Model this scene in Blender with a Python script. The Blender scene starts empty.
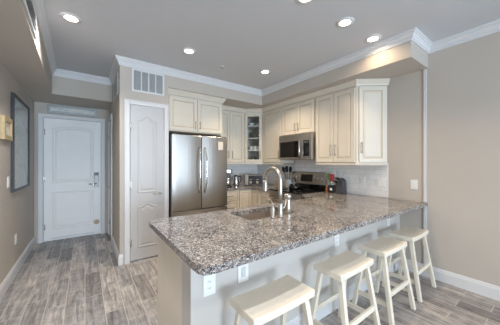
import bpy, bmesh, math, random
from mathutils import Vector, Matrix
random.seed(7)
C = bpy.context.scene.collection
PI = math.pi

# ------------------------------------------------------------------ camera
TH = math.atan2(165, 227.6)
cam_d = bpy.data.cameras.new('camera')
cam_d.sensor_width = 36
cam_d.lens = 227.6 / 500 * 36
cam_d.clip_start = 0.02
cam = bpy.data.objects.new('camera', cam_d)
cam.location = (0, 0, 1.39)
cam.rotation_euler = (PI / 2, 0, -TH)
C.objects.link(cam)
bpy.context.scene.camera = cam

# ------------------------------------------------------------------ world, daylight, exposure
w = bpy.data.worlds.new('world')
bpy.context.scene.world = w
w.use_nodes = True
bg = w.node_tree.nodes['Background']
bg.inputs[0].default_value = (0.62, 0.78, 1.0, 1)
bg.inputs[1].default_value = 1.0

def area_light(name, loc, rot, sx, sy, power, col, shape='RECTANGLE', spread=PI):
    d = bpy.data.lights.new(name, 'AREA')
    d.shape = shape
    d.size = sx
    if shape in ('RECTANGLE', 'ELLIPSE'):
        d.size_y = sy
    d.energy = power
    d.color = col
    d.spread = spread
    o = bpy.data.objects.new(name, d)
    o.location = loc
    o.rotation_euler = rot
    C.objects.link(o)
    return o

# daylight entering by the glass wall behind the camera
area_light('window_daylight', (0.30, -5.92, 1.25), (PI / 2 + math.radians(20), 0, 0), 1.8, 2.2, 295, (0.68, 0.84, 1.0), spread=math.radians(150))
# fill light added on the right behind the camera to brighten the left wall
area_light('side_fill_light', (3.30, -2.9, 1.45), (PI / 2 + math.radians(8), 0, PI / 2 - math.radians(32)), 2.2, 1.7, 55, (0.70, 0.85, 1.0), spread=math.radians(130))

vs = bpy.context.scene.view_settings
vs.view_transform = 'Standard'
vs.look = 'None'
vs.gamma = 1
vs.use_curve_mapping = False
vs.exposure = -0.02
CAN_POWER = 3.9
CAN_COL = (1.0, 0.76, 0.50)

# ------------------------------------------------------------------ materials
def srgb(r, g, b):
    f = lambda c: (c / 12.92 if c <= 0.04045 else ((c + 0.055) / 1.055) ** 2.4)
    return (f(r / 255), f(g / 255), f(b / 255), 1)

class NT:
    def __init__(s, name):
        s.m = bpy.data.materials.new(name)
        s.m.use_nodes = True
        s.t = s.m.node_tree
        s.b = s.t.nodes['Principled BSDF']
    def n(s, typ, **kw):
        x = s.t.nodes.new(typ)
        for k, v in kw.items():
            if k in x.inputs.keys():
                x.inputs[k].default_value = v
            else:
                setattr(x, k, v)
        return x
    def l(s, a, b):
        s.t.links.new(a, b)

def ramp(nt, fac, stops):
    r = nt.n('ShaderNodeValToRGB')
    e = r.color_ramp.elements
    e[0].position, e[0].color = stops[0]
    e[1].position, e[1].color = stops[-1]
    for p, c in stops[1:-1]:
        x = e.new(p)
        x.color = c
    nt.l(fac, r.inputs[0])
    return r.outputs[0]

def mat(name, col, rough=0.5, metal=0.0, var=0.04, scale=6, bump=0.0, bscale=60, stretch=None, coat=0.0):
    nt = NT(name)
    tc = nt.n('ShaderNodeTexCoord')
    src = tc.outputs['Object']
    if stretch:
        mp = nt.n('ShaderNodeMapping')
        mp.inputs['Scale'].default_value = stretch
        nt.l(src, mp.inputs[0])
        src = mp.outputs[0]
    no = nt.n('ShaderNodeTexNoise', Scale=scale, Detail=4.0)
    nt.l(src, no.inputs['Vector'])
    c = Vector(col[:3])
    lo = tuple(c * (1 - var)) + (1,)
    hi = tuple(min(1, x * (1 + var)) for x in c) + (1,)
    nt.l(ramp(nt, no.outputs[0], [(0.3, lo), (0.7, hi)]), nt.b.inputs['Base Color'])
    nt.b.inputs['Roughness'].default_value = rough
    nt.b.inputs['Metallic'].default_value = metal
    nt.b.inputs['Coat Weight'].default_value = coat
    if bump:
        n2 = nt.n('ShaderNodeTexNoise', Scale=bscale, Detail=3.0)
        nt.l(src, n2.inputs['Vector'])
        bp = nt.n('ShaderNodeBump', Strength=bump, Distance=0.002)
        nt.l(n2.outputs[0], bp.inputs['Height'])
        nt.l(bp.outputs[0], nt.b.inputs['Normal'])
    return nt.m

M = {}
M['wall'] = mat('greige_wall_paint', srgb(192, 184, 175), 0.75, var=0.015, scale=2, bump=0.15, bscale=220)
M['pony'] = mat('pale_grey_wall_paint', srgb(200, 196, 191), 0.7, var=0.015, scale=2, bump=0.15, bscale=220)
M['ceil'] = mat('ceiling_paint', srgb(205, 207, 211), 0.85, var=0.015, scale=2, bump=0.25, bscale=260)
M['trim'] = mat('white_trim_paint', srgb(218, 219, 221), 0.4, var=0.01)
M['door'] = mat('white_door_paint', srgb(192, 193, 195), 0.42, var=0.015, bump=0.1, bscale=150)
M['entry'] = mat('light_lifted_entry_paint', srgb(243, 243, 243), 0.42, var=0.015, bump=0.1, bscale=150)  # extra hall light put into the colour: paler than the other doors
M['cabin'] = mat('white_cabinet_interior', srgb(236, 232, 224), 0.5, var=0.01)
M['cab'] = mat('cream_cabinet_paint', srgb(218, 210, 196), 0.42, var=0.02)
M['glaze'] = mat('brown_cabinet_glaze', srgb(192, 176, 150), 0.5, var=0.08, scale=20)
M['endpanel'] = mat('beige_end_panel_paint', srgb(226, 217, 202), 0.5, var=0.02)
M['steel'] = mat('brushed_stainless', (0.42, 0.40, 0.38, 1), 0.30, 1.0, var=0.05, scale=30, bump=0.06, bscale=40, stretch=(30, 30, 0.6))
M['steelh'] = mat('horizontal_brushed_stainless', (0.45, 0.42, 0.39, 1), 0.3, 1.0, var=0.05, scale=30, bump=0.05, bscale=40, stretch=(1, 1, 30))
M['basin'] = mat('satin_sink_steel', (0.55, 0.49, 0.43, 1), 0.42, 0.9, var=0.03)
M['lock'] = mat('aged_nickel', (0.36, 0.36, 0.36, 1), 0.5, 0.8, var=0.05)
M['pull'] = mat('dark_nickel_pull', (0.36, 0.33, 0.29, 1), 0.42, 1.0, var=0.03)
M['nickel'] = mat('satin_nickel', (0.50, 0.47, 0.43, 1), 0.34, 1.0, var=0.03)
M['chrome'] = mat('polished_steel', (0.75, 0.75, 0.75, 1), 0.15, 1.0, var=0.02)
M['black'] = mat('black_plastic', (0.012, 0.012, 0.013, 1), 0.35, var=0.1)
M['glassblk'] = mat('black_ceramic_glass', (0.006, 0.006, 0.007, 1), 0.06, var=0.05)
M['dark'] = mat('dark_gap', (0.03, 0.028, 0.026, 1), 0.8, var=0.1)
M['grey'] = mat('dark_grey_wood', srgb(72, 72, 76), 0.55, var=0.12, scale=14)
M['stool'] = mat('cream_stool_paint', srgb(230, 223, 208), 0.38, var=0.03, scale=12)
M['plate'] = mat('white_cover_plate', srgb(236, 236, 234), 0.35, var=0.01)
M['gold'] = mat('gilt_frame', srgb(188, 168, 128), 0.5, 0.1, var=0.12, scale=25)
M['frame'] = mat('charcoal_frame', srgb(46, 50, 54), 0.4, var=0.1, scale=25)
M['pewter'] = mat('pewter_frame', srgb(150, 154, 156), 0.4, 0.4, var=0.08, scale=25)
M['cer'] = mat('white_ceramic', srgb(222, 222, 220), 0.25, var=0.02)
M['orange'] = mat('orange_plastic', srgb(222, 138, 52), 0.35, var=0.05)
M['red'] = mat('red_silicone', srgb(186, 70, 84), 0.4, var=0.05)
M['green'] = mat('green_silicone', srgb(120, 150, 80), 0.4, var=0.05)
M['tan'] = mat('tan_tin', srgb(170, 142, 112), 0.45, var=0.08, scale=30)
M['louver'] = mat('grey_white_louver', srgb(205, 207, 208), 0.5, var=0.02)
M['paper'] = mat('paper_sheet', srgb(208, 200, 188), 0.6, var=0.02)
M['beige'] = mat('beige_rubber', srgb(190, 176, 150), 0.6, var=0.03)

def mat_glass(name, tint=(0.9, 0.95, 0.95, 1), mixf=0.12):
    nt = NT(name)
    tr = nt.n('ShaderNodeBsdfTransparent')
    tr.inputs[0].default_value = tint
    gl = nt.n('ShaderNodeBsdfGlossy')
    gl.inputs['Roughness'].default_value = 0.03
    lw = nt.n('ShaderNodeLayerWeight', Blend=0.3)
    ma = nt.n('ShaderNodeMath', operation='MULTIPLY_ADD')
    ma.inputs[1].default_value = 0.35
    ma.inputs[2].default_value = mixf * 0.3
    nt.l(lw.outputs['Fresnel'], ma.inputs[0])
    mx = nt.n('ShaderNodeMixShader')
    nt.l(ma.outputs[0], mx.inputs[0])
    nt.l(tr.outputs[0], mx.inputs[1])
    nt.l(gl.outputs[0], mx.inputs[2])
    nt.l(mx.outputs[0], nt.t.nodes['Material Output'].inputs[0])
    return nt.m
M['glass'] = mat_glass('clear_glass', (0.98, 0.99, 0.99, 1), 0.05)
M['glassware'] = mat_glass('drinking_glass', (0.82, 0.88, 0.9, 1), 0.5)

def mat_emit(name, col, s):
    nt = NT(name)
    nt.b.inputs['Base Color'].default_value = (0.8, 0.8, 0.8, 1)
    nt.b.inputs['Emission Color'].default_value = col
    nt.b.inputs['Emission Strength'].default_value = s
    return nt.m
M['lamp'] = mat_emit('lamp_lens', (1.0, 0.86, 0.68, 1), 9.0)

def mat_floor():
    nt = NT('grey_wood_look_tile')
    tc = nt.n('ShaderNodeTexCoord')
    sp = nt.n('ShaderNodeSeparateXYZ')
    nt.l(tc.outputs['Object'], sp.inputs[0])
    cb = nt.n('ShaderNodeCombineXYZ')
    nt.l(sp.outputs['Y'], cb.inputs['X'])
    nt.l(sp.outputs['X'], cb.inputs['Y'])
    br = nt.n('ShaderNodeTexBrick', Scale=1.0)
    br.offset = 0.36
    br.offset_frequency = 2
    br.inputs['Brick Width'].default_value = 0.62
    br.inputs['Row Height'].default_value = 0.153
    br.inputs['Mortar Size'].default_value = 0.0032
    br.inputs['Mortar Smooth'].default_value = 0.1
    br.inputs['Bias'].default_value = 0.0
    br.inputs['Color1'].default_value = (0, 0, 0, 1)
    br.inputs['Color2'].default_value = (1, 1, 1, 1)
    br.inputs['Mortar'].default_value = (0.5, 0.5, 0.5, 1)
    nt.l(cb.outputs[0], br.inputs['Vector'])
    base = ramp(nt, br.outputs['Color'], [(0.0, srgb(106, 104, 106)), (0.3, srgb(162, 158, 156)), (0.6, srgb(134, 134, 137)), (1.0, srgb(184, 178, 174))])
    # grain: long noise along the plank, shifted per plank
    mp = nt.n('ShaderNodeMapping')
    mp.inputs['Scale'].default_value = (26, 2.2, 1)
    nt.l(tc.outputs['Object'], mp.inputs[0])
    ad = nt.n('ShaderNodeVectorMath', operation='ADD')
    sc = nt.n('ShaderNodeVectorMath', operation='SCALE')
    sc.inputs['Scale'].default_value = 37.0
    nt.l(br.outputs['Color'], sc.inputs[0])
    nt.l(mp.outputs[0], ad.inputs[0])
    nt.l(sc.outputs[0], ad.inputs[1])
    g = nt.n('ShaderNodeTexNoise', Scale=1.0, Detail=6.0, Roughness=0.65, Distortion=0.8)
    nt.l(ad.outputs[0], g.inputs['Vector'])
    gr = ramp(nt, g.outputs[0], [(0.33, (0.42, 0.41, 0.40, 1)), (0.5, (1, 1, 1, 1)), (0.66, (1.6, 1.58, 1.56, 1))])
    mx = nt.n('ShaderNodeMixRGB', blend_type='MULTIPLY')
    mx.inputs[0].default_value = 0.95
    nt.l(base, mx.inputs[1])
    nt.l(gr, mx.inputs[2])
    # blotchy weathering
    g2 = nt.n('ShaderNodeTexNoise', Scale=3.4, Detail=5.0, Roughness=0.6)
    nt.l(ad.outputs[0], g2.inputs['Vector'])
    g3 = nt.n('ShaderNodeTexNoise', Scale=9.0, Detail=5.0, Roughness=0.7)
    nt.l(tc.outputs['Object'], g3.inputs['Vector'])
    w3 = ramp(nt, g3.outputs[0], [(0.36, (0.55, 0.56, 0.58, 1)), (0.5, (1, 1, 1, 1)), (0.64, (1.35, 1.33, 1.30, 1))])
    mx2 = nt.n('ShaderNodeMixRGB', blend_type='MULTIPLY')
    mx2.inputs[0].default_value = 0.6
    nt.l(mx.outputs[0], mx2.inputs[1])
    nt.l(w3, mx2.inputs[2])
    # pale weathered veins
    g4 = nt.n('ShaderNodeTexNoise', Scale=2.2, Detail=8.0, Roughness=0.75, Distortion=2.0)
    nt.l(ad.outputs[0], g4.inputs['Vector'])
    v4 = ramp(nt, g4.outputs[0], [(0.46, (0, 0, 0, 1)), (0.50, (0.4, 0.4, 0.4, 1)), (0.54, (0, 0, 0, 1))])
    mx3 = nt.n('ShaderNodeMixRGB')
    nt.l(v4, mx3.inputs[0])
    nt.l(mx2.outputs[0], mx3.inputs[1])
    mx3.inputs[2].default_value = srgb(190, 184, 179)
    mx2 = mx3
    mm = nt.n('ShaderNodeMixRGB')
    nt.l(br.outputs['Fac'], mm.inputs[0])
    nt.l(mx2.outputs[0], mm.inputs[1])
    mm.inputs[2].default_value = srgb(196, 188, 180)
    nt.l(mm.outputs[0], nt.b.inputs['Base Color'])
    nt.b.inputs['Roughness'].default_value = 0.42
    bp = nt.n('ShaderNodeBump', Strength=0.25, Distance=0.003)
    sb = nt.n('ShaderNodeMath', operation='SUBTRACT')
    nt.l(g.outputs[0], sb.inputs[0])
    nt.l(br.outputs['Fac'], sb.inputs[1])
    nt.l(sb.outputs[0], bp.inputs['Height'])
    nt.l(bp.outputs[0], nt.b.inputs['Normal'])
    return nt.m
M['floor'] = mat_floor()

def mat_granite():
    nt = NT('speckled_granite')
    tc = nt.n('ShaderNodeTexCoord')
    v = nt.n('ShaderNodeTexVoronoi', Scale=150.0)
    n0 = nt.n('ShaderNodeTexNoise', Scale=40.0, Detail=3.0)
    nt.l(tc.outputs['Object'], n0.inputs['Vector'])
    ad = nt.n('ShaderNodeMixRGB', blend_type='ADD')
    ad.inputs[0].default_value = 0.03
    nt.l(tc.outputs['Object'], ad.inputs[1])
    nt.l(n0.outputs['Color'], ad.inputs[2])
    nt.l(ad.outputs[0], v.inputs['Vector'])
    sp = nt.n('ShaderNodeSeparateColor')
    nt.l(v.outputs['Color'], sp.inputs[0])
    nl = nt.n('ShaderNodeTexNoise', Scale=7.0, Detail=5.0, Roughness=0.65)
    nt.l(tc.outputs['Object'], nl.inputs['Vector'])
    mixv = nt.n('ShaderNodeMath', operation='MULTIPLY_ADD')
    mixv.inputs[1].default_value = 0.62
    nt.l(sp.outputs[0], mixv.inputs[0])
    sc = nt.n('ShaderNodeMath', operation='MULTIPLY')
    sc.inputs[1].default_value = 0.40
    nt.l(nl.outputs[0], sc.inputs[0])
    nt.l(sc.outputs[0], mixv.inputs[2])
    r = ramp(nt, mixv.outputs[0], [(0.22, srgb(30, 31, 38)), (0.31, srgb(70, 72, 79)), (0.42, srgb(116, 113, 114)), (0.55, srgb(150, 143, 138)),
                                   (0.67, srgb(140, 127, 116)), (0.78, srgb(200, 198, 196))])
    nt.l(r, nt.b.inputs['Base Color'])
    nt.b.inputs['Roughness'].default_value = 0.09
    nt.b.inputs['IOR'].default_value = 1.6
    return nt.m
M['granite'] = mat_granite()

def mat_tile(name, axis):
    nt = NT(name)
    tc = nt.n('ShaderNodeTexCoord')
    sp = nt.n('ShaderNodeSeparateXYZ')
    nt.l(tc.outputs['Object'], sp.inputs[0])
    cb = nt.n('ShaderNodeCombineXYZ')
    nt.l(sp.outputs[axis], cb.inputs['X'])
    nt.l(sp.outputs['Z'], cb.inputs['Y'])
    br = nt.n('ShaderNodeTexBrick', Scale=1.0)
    br.inputs['Brick Width'].default_value = 0.152
    br.inputs['Row Height'].default_value = 0.076
    br.inputs['Mortar Size'].default_value = 0.0022
    br.inputs['Mortar Smooth'].default_value = 0.3
    br.inputs['Color1'].default_value = srgb(234, 233, 232)
    br.inputs['Color2'].default_value = srgb(240, 239, 238)
    br.inputs['Mortar'].default_value = srgb(206, 204, 202)
    nt.l(cb.outputs[0], br.inputs['Vector'])
    nt.l(br.outputs['Color'], nt.b.inputs['Base Color'])
    nt.b.inputs['Roughness'].default_value = 0.18
    bp = nt.n('ShaderNodeBump', Strength=0.4, Distance=0.002)
    bp.invert = True
    nt.l(br.outputs['Fac'], bp.inputs['Height'])
    nt.l(bp.outputs[0], nt.b.inputs['Normal'])
    return nt.m
M['tile_x'] = mat_tile('white_subway_tile_back', 'X')
M['tile_y'] = mat_tile('white_subway_tile_side', 'Y')

def mat_art(name, paper, ink, scale, stretch):
    nt = NT(name)
    tc = nt.n('ShaderNodeTexCoord')
    mp = nt.n('ShaderNodeMapping')
    mp.inputs['Scale'].default_value = stretch
    nt.l(tc.outputs['Object'], mp.inputs[0])
    n = nt.n('ShaderNodeTexNoise', Scale=scale, Detail=6.0, Roughness=0.6, Distortion=1.2)
    nt.l(mp.outputs[0], n.inputs['Vector'])
    r = ramp(nt, n.outputs[0], [(0.40, paper), (0.485, paper), (0.505, ink), (0.53, paper), (0.6, paper)])
    nt.l(r, nt.b.inputs['Base Color'])
    nt.b.inputs['Roughness'].default_value = 0.6
    return nt.m
M['art_big'] = mat_art('pale_line_drawing', srgb(236, 237, 234), srgb(176, 184, 182), 2.4, (1, 3.2, 1.2))
M['art_long'] = mat_art('pale_branch_print', srgb(226, 228, 226), srgb(110, 122, 124), 5.0, (1.3, 1, 4))
M['art_small'] = mat_art('cream_print', srgb(234, 230, 220), srgb(168, 158, 136), 6.0, (1, 1, 1))

# ------------------------------------------------------------------ mesh helpers
class MB:
    def __init__(s):
        s.bm = bmesh.new()
    def box(s, x0, x1, y0, y1, z0, z1, mi=0):
        vs_ = [s.bm.verts.new(p) for p in [(x0, y0, z0), (x1, y0, z0), (x1, y1, z0), (x0, y1, z0), (x0, y0, z1), (x1, y0, z1), (x1, y1, z1), (x0, y1, z1)]]
        for f in [(3, 2, 1, 0), (4, 5, 6, 7), (0, 1, 5, 4), (1, 2, 6, 5), (2, 3, 7, 6), (3, 0, 4, 7)]:
            fc = s.bm.faces.new([vs_[i] for i in f])
            fc.material_index = mi
        return s
    def prism(s, poly, z0, z1, mi=0):
        a = [s.bm.verts.new((x, y, z0)) for x, y in poly]
        b = [s.bm.verts.new((x, y, z1)) for x, y in poly]
        n = len(poly)
        fs = [s.bm.faces.new(a[::-1]), s.bm.faces.new(b)]
        for i in range(n):
            fs.append(s.bm.faces.new((a[i], a[(i + 1) % n], b[(i + 1) % n], b[i])))
        for f in fs:
            f.material_index = mi
        return s
    def lathe(s, prof, cx=0, cy=0, n=24, axis='Z', origin=(0, 0, 0), mi=0, smooth=True):
        ox, oy, oz = origin
        rings = []
        for r, h in prof:
            ring = []
            for i in range(n):
                a = 2 * PI * i / n
                u, v = r * math.cos(a), r * math.sin(a)
                if axis == 'Z':
                    p = (ox + cx + u, oy + cy + v, oz + h)
                elif axis == 'Y':
                    p = (ox + u, oy + h, oz + v)
                else:
                    p = (ox + h, oy + u, oz + v)
                ring.append(s.bm.verts.new(p))
            rings.append(ring)
        fs = []
        for a, b in zip(rings, rings[1:]):
            for i in range(n):
                fs.append(s.bm.faces.new((a[i], a[(i + 1) % n], b[(i + 1) % n], b[i])))
        for f in fs:
            f.smooth = smooth
            f.material_index = mi
        for ring in (rings[0], rings[-1]):
            f = s.bm.faces.new(ring)
            f.material_index = mi
        return s
    def tube(s, pts, r, n=10, mi=0, rfun=None):
        pts = [Vector(p) for p in pts]
        rings = []
        up = None
        for i, p in enumerate(pts):
            t = (pts[min(i + 1, len(pts) - 1)] - pts[max(i - 1, 0)]).normalized()
            if up is None:
                up = t.orthogonal().normalized()
            up = (up - t * up.dot(t)).normalized()
            sd = t.cross(up)
            rr = rfun(i / (len(pts) - 1)) if rfun else r
            rings.append([s.bm.verts.new(p + (up * math.cos(2 * PI * k / n) + sd * math.sin(2 * PI * k / n)) * rr) for k in range(n)])
        for a, b in zip(rings, rings[1:]):
            for i in range(n):
                f = s.bm.faces.new((a[i], a[(i + 1) % n], b[(i + 1) % n], b[i]))
                f.smooth = True
                f.material_index = mi
        for ring in (rings[0], rings[-1]):
            f = s.bm.faces.new(ring)
            f.material_index = mi
        return s
    def bar(s, p0, p1, wx, wy, mi=0):
        """leaning square bar with horizontal ends"""
        a = [s.bm.verts.new((p0[0] + sx * wx / 2, p0[1] + sy * wy / 2, p0[2])) for sx, sy in ((-1, -1), (1, -1), (1, 1), (-1, 1))]
        b = [s.bm.verts.new((p1[0] + sx * wx / 2, p1[1] + sy * wy / 2, p1[2])) for sx, sy in ((-1, -1), (1, -1), (1, 1), (-1, 1))]
        s.bm.faces.new(a[::-1]); s.bm.faces.new(b)
        for i in range(4):
            s.bm.faces.new((a[i], a[(i + 1) % 4], b[(i + 1) % 4], b[i]))
        return s
    def rings(s, outlines, mis=None, cap=True, cap_mi=0, cap0=False):
        """outlines: list of closed 3-D loops of equal length, bridged in order, the last one filled"""
        R = [[s.bm.verts.new(p) for p in o] for o in outlines]
        n = len(R[0])
        for k, (a, b) in enumerate(zip(R, R[1:])):
            for i in range(n):
                f = s.bm.faces.new((a[i], a[(i + 1) % n], b[(i + 1) % n], b[i]))
                f.material_index = mis[k] if mis else 0
        if cap:
            f = s.bm.faces.new(R[-1])
            f.material_index = cap_mi
        if cap0:
            s.bm.faces.new(R[0][::-1])
        return s
    def sweep(s, path, prof, closed=False):
        """path in XY with the room to its right; prof = closed list of (out, z)"""
        n = len(path)
        P = [Vector(p) for p in path]
        sec = []
        for i in range(n):
            d0 = (P[i] - P[i - 1]).normalized() if i else None
            d1 = (P[i + 1] - P[i]).normalized() if i < n - 1 else None
            r = lambda d: Vector((d.y, -d.x))
            if d0 is None: m = r(d1)
            elif d1 is None: m = r(d0)
            else:
                a, b = r(d0), r(d1)
                m = (a + b)
                m = m / (m.dot(a)) if m.dot(a) > 1e-6 else a
            sec.append([s.bm.verts.new((P[i].x + m.x * o, P[i].y + m.y * o, z)) for o, z in prof])
        k = len(prof)
        for a, b in zip(sec, sec[1:]):
            for i in range(k):
                s.bm.faces.new((a[i], a[(i + 1) % k], b[(i + 1) % k], b[i]))
        s.bm.faces.new(sec[0]); s.bm.faces.new(sec[-1][::-1])
        return s
    def build(s, name, mats, parent=None, loc=None, bevel=0.0, seg=2, angle=40):
        bmesh.ops.recalc_face_normals(s.bm, faces=s.bm.faces)
        me = bpy.data.meshes.new(name)
        s.bm.to_mesh(me)
        s.bm.free()
        if not isinstance(mats, (list, tuple)):
            mats = [mats]
        for m in mats:
            me.materials.append(m)
        o = bpy.data.objects.new(name, me)
        C.objects.link(o)
        if parent:
            o.parent = parent
        if loc:
            o.location = loc
        if bevel:
            b = o.modifiers.new('bevel', 'BEVEL')
            b.width = bevel
            b.segments = seg
            b.limit_method = 'ANGLE'
            b.angle_limit = math.radians(angle)
        return o

def tag(o, label=None, cat=None, group=None, kind=None):
    if label: o['label'] = label
    if cat: o['category'] = cat
    if group: o['group'] = group
    if kind: o['kind'] = kind
    return o

def thing(name, label, cat, loc=(0, 0, 0), rz=0, group=None, kind=None):
    o = bpy.data.objects.new(name, None)
    o.empty_display_size = 0.1
    C.objects.link(o)
    o.location = loc
    o.rotation_euler = (0, 0, rz)
    return tag(o, label, cat, group, kind)

def struct(o):
    o['kind'] = 'structure'
    return o

def copy_tree(o, parent=None):
    c = o.copy()
    C.objects.link(c)
    if parent:
        c.parent = parent
    for ch in list(o.children):
        copy_tree(ch, c)
    return c

# panel outlines in local XZ (front is -Y)
def outline(x0, x1, z0, z1, inset, y, shape='rect', rise=0.0, n=24):
    x0 += inset; x1 -= inset; z0 += inset
    pts = [(x0, y, z0), (x1, y, z0)]
    if shape == 'rect':
        z1 -= inset
        return pts + [(x1, y, z1), (x0, y, z1)]
    top = []
    for i in range(n + 1):
        sx = 1 - 2 * i / n
        if shape == 'arch':
            h = -rise * sx * sx
        else:
            a = abs(sx) / 0.78
            h = -rise * (1 - (0.5 * (1 + math.cos(PI * a)) if a < 1 else 0))
        top.append(((x0 + x1) / 2 + sx * (x1 - x0) / 2, y, z1 - inset + h))
    return pts + top

def raised_door(w, h, t=0.02, fr=0.055):
    """cabinet door: frame, glazed groove, raised field. local X 0..w, Z 0..h, back at Y=0"""
    b = MB()
    O = lambda i, y: outline(0, w, 0, h, i, y)
    k = min(1.0, min(w, h) / 0.26)
    fr *= k
    b.rings([O(0, 0), O(0, -t + 0.003), O(0.003, -t), O(fr, -t), O(fr + 0.005, -t + 0.007), O(fr + 0.011 * k, -t + 0.007), O(fr + 0.032 * k, -t + 0.001)],
            mis=[0, 0, 0, 1, 1, 0], cap0=True)
    return b

def house_door(w, h, panels, t=0.04):
    """interior door: slab plus moulded panels (x0,x1,z0,z1,shape,rise)"""
    b = MB()
    b.box(0, w, -t, 0, 0, h)
    for (x0, x1, z0, z1, sh, rise) in panels:
        O = lambda i, y: outline(x0, x1, z0, z1, i, -t + y, sh, rise)
        b.rings([O(0, 0.001), O(0.004, -0.006), O(0.014, -0.008), O(0.022, -0.002), O(0.036, -0.002), O(0.060, -0.007)])
    return b

def bar_pull(parent, x, z, ln, vertical=True, y=-0.02, r=0.0055, name='handle', m='pull'):
    b = MB()
    h = ln / 2
    out = 0.03
    if vertical:
        pts = [(x, y - out + 0.006 * abs(i / 4) ** 2, z + h * i / 4) for i in range(-4, 5)]
        b.tube(pts, r)
        for sg in (-1, 1):
            b.tube([(x, y, z + sg * h * 0.78), (x, y - out, z + sg * h * 0.78)], r * 0.9, 8)
    else:
        pts = [(x + h * i / 4, y - out + 0.006 * abs(i / 4) ** 2, z) for i in range(-4, 5)]
        b.tube(pts, r)
        for sg in (-1, 1):
            b.tube([(x + sg * h * 0.78, y, z), (x + sg * h * 0.78, y - out, z)], r * 0.9, 8)
    return b.build(name, M[m], parent)

# ------------------------------------------------------------------ the room shell
X0, X1, YB, YE, ZC = -0.70, 3.38, -6.0, 5.30, 2.81
YK, YP, XS, XP = 4.36, 3.53, 0.38, 1.03        # kitchen back wall, pantry front, hall side wall, pantry end
def sbox(name, m, *boxes):
    b = MB()
    for q in boxes:
        b.box(*q)
    return struct(b.build(name, M[m]))

sbox('floor', 'floor', (X0 - .1, X1 + .1, YB - .1, YE + .1, -0.1, 0))
sbox('ceiling', 'ceil', (X0 - .1, X1 + .1, YB - .1, YE + .1, ZC, ZC + 0.1))
sbox('wall_left', 'wall', (X0 - .1, X0, YB, YE, 0, ZC))
VY0, VY1, VZ0, VZ1 = -4.3, -1.7, .5, 2.3           # unseen side window, added to go with the fill light
sbox('wall_right', 'wall', (X1, X1 + .1, VY1, YK, 0, ZC), (X1, X1 + .1, YB, VY0, 0, ZC), (X1, X1 + .1, VY0, VY1, 0, VZ0), (X1, X1 + .1, VY0, VY1, VZ1, ZC))
win2 = struct(thing('added_side_window', None, None, (X1, (VY0 + VY1) / 2, VZ0)))
b = MB()
hv, hh = (VY1 - VY0) / 2, VZ1 - VZ0
for y in (-hv, -.03, hv - .06):
    b.box(.03, .08, y, y + .06, 0, hh)
b.box(.03, .08, -hv, hv, 0, .06).box(.03, .08, -hv, hv, hh - .06, hh)
b.build('window_frame', M['trim'], win2)
MB().box(.05, .056, -hv + .05, hv - .05, .05, hh - .05).build('glass_pane', M['glass'], win2)
sbox('wall_kitchen', 'wall', (XP - .06, X1 + .1, YK, YK + .1, 0, ZC))
DX0, DX1, DH = -0.595, 0.262, 2.185            # entry door opening
sbox('wall_entry', 'wall', (X0 - .1, DX0, YE, YE + .1, 0, ZC), (DX1, XS + .1, YE, YE + .1, 0, ZC), (DX0, DX1, YE, YE + .1, DH, ZC))
CY0, CY1, CH = 4.62, 5.16, 2.17                 # closet opening in the hall side wall
sbox('wall_hall', 'wall', (XS, XS + .1, YP, CY0, 0, ZC), (XS, XS + .1, CY1, YE, 0, ZC), (XS, XS + .1, CY0, CY1, CH, ZC))
PX0, PX1, PH = 0.495, 0.965, 2.20               # pantry opening
sbox('wall_pantry', 'wall', (XS + .1, PX0, YP, YP + .1, 0, ZC), (PX1, XP, YP, YP + .1, 0, ZC), (PX0, PX1, YP, YP + .1, PH, ZC))
sbox('wall_fridge', 'wall', (XP - .06, XP, YP + .1, YK, 0, ZC))
BXF = -.405                                     # lower edge of the left bulkhead: far end, near end
BXN = BXF + .028 * (4.55 - YB)
struct(MB().prism([(X0, YB), (BXN, YB), (BXF, 4.55), (XS, 4.55), (XS, YE), (X0, YE)], 2.43, ZC).build('ceiling_hall_bulkhead', M['wall']))
sbox('ceiling_kitchen_soffit', 'wall', (XP, X1, YP, YK, 2.535, ZC), (2.855, X1, 0.97, YP, 2.535, ZC))
# half wall carrying the counter
PY0, PY1, PX = 1.28, 1.43, 0.50
sbox('wall_peninsula', 'pony', (PX, X1, PY0, PY1, 0, 0.858))
# wall behind the camera with a wide glazed opening
WX0, WX1, WZ1 = -0.62, 1.22, 2.38
sbox('wall_back', 'wall', (X0 - .1, WX0, YB - .1, YB, 0, ZC), (WX1, X1 + .1, YB - .1, YB, 0, ZC), (WX0, WX1, YB - .1, YB, WZ1, ZC))
win = struct(thing('window_1', None, None, ((WX0 + WX1) / 2, YB, 0)))
b = MB()
hw = (WX1 - WX0) / 2
for x in (-hw, -hw / 3, hw / 3, hw - 0.06):
    b.box(x, x + 0.06, -0.08, -0.02, 0, WZ1)
b.box(-hw, hw, -0.08, -0.02, 0, 0.07); b.box(-hw, hw, -0.08, -0.02, WZ1 - 0.07, WZ1)
b.build('window_frame', M['trim'], win)
MB().box(-hw + .05, hw - .05, -0.055, -0.048, .06, WZ1 - .06).build('glass_pane', M['glass'], win)

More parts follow.
